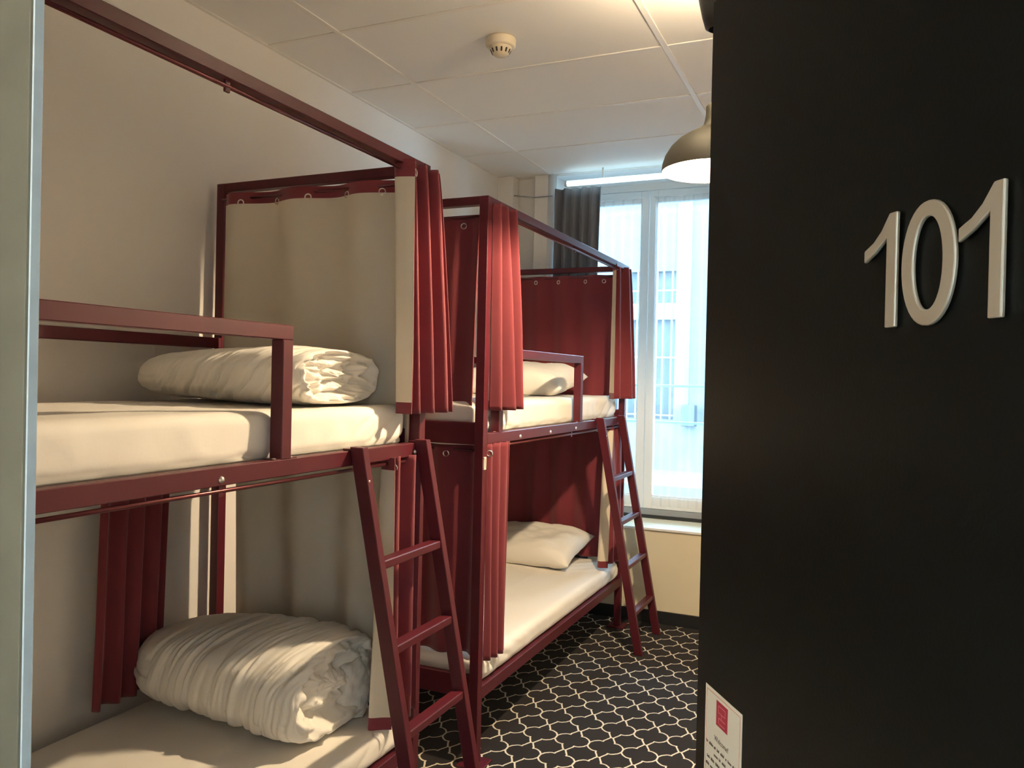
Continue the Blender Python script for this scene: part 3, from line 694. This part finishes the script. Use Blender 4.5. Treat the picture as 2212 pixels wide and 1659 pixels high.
cc = Vector((-.3, -.7, 2.6))
c = empty('corridor_lamp', cc, 'round opal ceiling lamp in the corridor behind the camera', 'lamp')
lathe('base', [(.12, 0), (.12, -.02), (.0, -.02)], cc, M['frame_white'], c, 32)
lathe('globe', [(.105, -.02), (.10, -.05), (.07, -.075), (0, -.085)], cc, M['bulb'], c, 32)
l3 = lamp('corridor_light', cc+Vector((0, 0, -.16)), P_CORRIDOR, (1, .80, .56), .08); l3.parent = c; l3.matrix_parent_inverse = Matrix.Translation(-cc)

dc = Vector((-1.398, 2.965, ZC))
d = empty('smoke_detector', dc, 'round cream smoke detector on the ceiling', 'smoke detector')
lathe('base', [(0, 0), (.060, 0), (.062, -.006), (.061, -.030), (.055, -.036), (.0, -.036)], dc, M['detector'], d)
hd = lathe('sensor_head', [(.045, -.036), (.043, -.042), (.034, -.062), (.024, -.070), (.0, -.072)], dc, M['detector'], d)
for k in range(12):
    a = 2*math.pi*k/12; u = Vector((math.cos(a), math.sin(a), 0)); tt = Vector((-u.y, u.x, 0))
    bm = bmesh.new(); add_bar(bm, dc+u*.0425+Vector((0, 0, -.046)), dc+u*.0352+Vector((0, 0, -.062)), .007, .003, up=u); mesh_obj('vent_slot', bm, M['slot'], hd)
t = empty('bright_tube', (-1.45, 5.0, 2.862), 'glowing bluish white tube under the ceiling above the window', 'lamp')  # bright strip above the window, built as a tube with emissive material
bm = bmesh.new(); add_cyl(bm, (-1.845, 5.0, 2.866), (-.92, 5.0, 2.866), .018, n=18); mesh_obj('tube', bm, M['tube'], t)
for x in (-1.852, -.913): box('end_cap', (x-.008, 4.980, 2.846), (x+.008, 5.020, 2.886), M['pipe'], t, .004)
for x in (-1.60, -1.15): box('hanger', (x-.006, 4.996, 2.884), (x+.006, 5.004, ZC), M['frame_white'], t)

# ------------------------------------------------------------------ door with number and notice
DM = Matrix.Translation((HX, HY, 0)) @ Matrix.Rotation(PHI, 4, 'Z')     # local: +y runs from hinge to free edge, -x faces the camera
DW = .83
door = tag(empty('door_1', (HX, HY, 0)), 'open dark door with the number 101', kind=S)
def door_part(name, bm, m_, parent=door):
    bm.transform(DM); o = mesh_obj(name, bm, m_); attach(o, parent); return o
bm = bmesh.new(); add_box(bm, (0, 0, .008), (.042, DW, 2.055), .002); door_part('door_leaf', bm, M['door'])
for z in (.25, 1.05, 1.85):
    bm = bmesh.new(); add_cyl(bm, (.048, -.006, z-.05), (.048, -.006, z+.05), .008, n=12); door_part('hinge', bm, M['digit'])
def prism(bm, outline, d0, d1, holes=None):
    """outline in (right, up) door units -> solid standing off the face from d0 to d1"""
    n = len(outline); f = [bm.verts.new((-d1, -r, z)) for r, z in outline]; b = [bm.verts.new((-d0, -r, z)) for r, z in outline]
    if holes is None:
        bm.faces.new(f); bm.faces.new(b[::-1])
        for i in range(n): bm.faces.new((f[i], b[i], b[(i+1) % n], f[(i+1) % n]))
    else:
        hf = [bm.verts.new((-d1, -r, z)) for r, z in holes]; hb = [bm.verts.new((-d0, -r, z)) for r, z in holes]
        for i in range(n):
            j = (i+1) % n
            bm.faces.new((f[i], f[j], hf[j], hf[i])); bm.faces.new((b[j], b[i], hb[i], hb[j]))
            bm.faces.new((f[i], b[i], b[j], f[j])); bm.faces.new((hf[j], hb[j], hb[i], hf[i]))
    bmesh.ops.recalc_face_normals(bm, faces=bm.faces)
def digit(name, outline, hole=None, label=None):
    bm = bmesh.new(); prism(bm, outline, .0020, .0058, hole)
    es = [e for e in bm.edges if len(e.link_faces) == 2 and e.calc_face_angle(0) > .6]
    bmesh.ops.bevel(bm, geom=es, offset=.0012, segments=2, profile=.5, affect='EDGES')
    o = door_part(name, bm, M['digit'])
    if label: o['label'] = label
ZB, ZH = 1.614, .0955
def one(r0):   # r0: right-hand edge (-t)
    w = .0128
    return [(r0-w, ZB), (r0, ZB), (r0, ZB+ZH), (r0-.0095, ZB+ZH), (r0-.020, ZB+ZH*.86), (r0-.030, ZB+ZH*.775), (r0-.0425, ZB+ZH*.715), (r0-.0425, ZB+ZH*.605), (r0-.028, ZB+ZH*.675), (r0-w, ZB+ZH*.785)]
digit('door_number', one(-.4490), label='steel digit one on the door, leftmost')
n0 = 44; c0 = -.4120; ring = [(c0+.0302*math.copysign(abs(math.cos(a))**.92, math.cos(a)), ZB+ZH/2+(ZH/2+.001)*math.sin(a)) for a in [2*math.pi*k/n0 for k in range(n0)]]
hole = [(c0+.0165*math.copysign(abs(math.cos(a))**.92, math.cos(a)), ZB+ZH/2+(ZH/2-.0115)*math.sin(a)) for a in [2*math.pi*k/n0 for k in range(n0)]]
digit('door_number', ring, hole, label='steel digit zero on the door')
digit('door_number', one(-.3370), label='steel digit one on the door, rightmost')

nt_ = empty('notice', (DM @ Vector((0, .752, .977)))[:], 'cream paper notice with red logo taped to the dark door', 'notice')
def flat(name, r0, r1, z0, z1, d, m_, par=nt_):
    bm = bmesh.new(); add_box(bm, (-d-.0002, -r1, z0), (-d+.0002, -r0, z1)); return door_part(name, bm, m_, par)
PL, PR, PT, PB = -.801, -.703, 1.187, .977
sheet = flat('sheet', PL, PR, PB, PT, .0006, M['paper'])
for q in ((PL+.004, PR-.004, PT-.0052, PT-.004), (PL+.004, PR-.004, PB+.004, PB+.0052), (PL+.004, PL+.0052, PB+.0052, PT-.0052), (PR-.0052, PR-.004, PB+.0052, PT-.0052)): flat('border_line', *q, .0009, M['ink_border'], sheet)
logo = flat('logo', -.769, -.739, 1.148, 1.178, .0010, M['ink_red'])
for q in ((-.7635, -.7445, 1.1725, 1.1735), (-.7635, -.7625, 1.1655, 1.1725), (-.7635, -.7445, 1.1645, 1.1655), (-.7545, -.7535, 1.159, 1.1645), (-.7625, -.7445, 1.158, 1.159), (-.7625, -.7615, 1.152, 1.158), (-.7605, -.7455, 1.1515, 1.1525), (-.7455, -.7445, 1.166, 1.1725)): flat('logo_stroke', *q, .0013, M['ink_pink'], logo)
def text(s_, size, r, z, name):
    cu = bpy.data.curves.new('t', 'FONT'); cu.body = s_; cu.size = size; cu.align_x = 'CENTER'; cu.extrude = .0001; to = bpy.data.objects.new('t', cu); COL.objects.link(to)
    bpy.context.view_layer.update(); me = bpy.data.meshes.new_from_object(to); bpy.data.objects.remove(to)
    T = DM @ Matrix(((0, 0, -1, -.0011), (-1, 0, 0, -r), (0, 1, 0, z), (0, 0, 0, 1)))
    me.transform(T); me.materials.clear(); me.materials.append(M['ink']); o = bpy.data.objects.new(name, me); COL.objects.link(o); attach(o, nt_); return o
text('Welcome!', .0090, -.754, 1.1275, 'heading')
random.seed(3)
for z, a, b in ((1.1165, -.795, -.712), (1.1075, -.773, -.738), (1.0985, -.792, -.718), (1.0895, -.795, -.712), (1.0805, -.776, -.73), (1.0655, -.79, -.715), (1.0565, -.795, -.71), (1.0475, -.78, -.725), (1.032, -.79, -.715), (1.023, -.77, -.735)):
    bm = bmesh.new(); r = a
    while r < b:
        w = min(random.uniform(.004, .012), b-r+.001)
        for k in range(max(1, int(w/.0016))):
            h = random.choice((.0022, .0022, .0034)); add_box(bm, (-.0013, -(r+k*.0016+.001), z), (-.0009, -(r+k*.0016), z+h))
        r += w+.0022
    door_part('print_line', bm, M['ink'], nt_)

# ------------------------------------------------------------------ outside the window
ST = empty('building', (-2.5, 13, 0), 'pale rendered building across the street with barred window', 'building')
FY = 13.0; WXL, WXR = -3.9, -2.86
bm = bmesh.new()
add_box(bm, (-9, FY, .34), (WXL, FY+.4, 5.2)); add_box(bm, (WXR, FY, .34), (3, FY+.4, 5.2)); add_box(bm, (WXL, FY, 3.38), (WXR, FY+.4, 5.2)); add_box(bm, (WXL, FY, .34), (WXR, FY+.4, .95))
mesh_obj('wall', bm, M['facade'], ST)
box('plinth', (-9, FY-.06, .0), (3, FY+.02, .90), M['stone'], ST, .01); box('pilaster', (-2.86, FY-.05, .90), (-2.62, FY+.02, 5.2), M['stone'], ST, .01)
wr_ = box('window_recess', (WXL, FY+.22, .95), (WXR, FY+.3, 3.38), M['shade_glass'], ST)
box('transom', (WXL, FY+.02, 2.58), (WXR, FY+.10, 2.86), M['white_metal'], wr_, .01)
for k in range(7): box('window_bar', (WXL+.09+k*.145, FY+.0, .95), (WXL+.115+k*.145, FY+.025, 3.38), M['white_metal'], wr_)
for z in (1.0, 1.95, 3.05): box('window_bar', (WXL, FY-.002, z), (WXR, FY+.02, z+.025), M['white_metal'], wr_)
box('gutter_box', (-2.68, FY-.30, .86), (-2.47, FY-.05, 1.20), M['shade_glass'], ST, .01)
tag(box('ground', (-14, 5.62, -.30), (8, FY+.5, -.05), M['street']), 'grey street outside the window', kind=S)
tag(box('kerb', (-9, FY-1.9, -.05), (3, FY-.06, .12), M['stone'], bev=.02), 'light stone pavement in front of the pale building', kind=S)
RA = empty('window_railing', (-1.4, 5.75, 1.2), 'thin blue grey railing outside the window', 'railing')
for z in (1.27, 1.535): bar('rail', (WX0-.2, 5.75, z), (WX1+.2, 5.75, z), .018, .018, M['rail_metal'], RA)
for x in (WX0-.05, WX1+.05): bar('railing_post', (x, 5.75, .55), (x, 5.75, 1.545), .02, .02, M['rail_metal'], RA, up=(0, 1, 0))
for x in (WX0-.05, WX1+.05): bar('bracket', (x, 5.60, .60), (x, 5.75, .60), .02, .02, M['rail_metal'], RA)
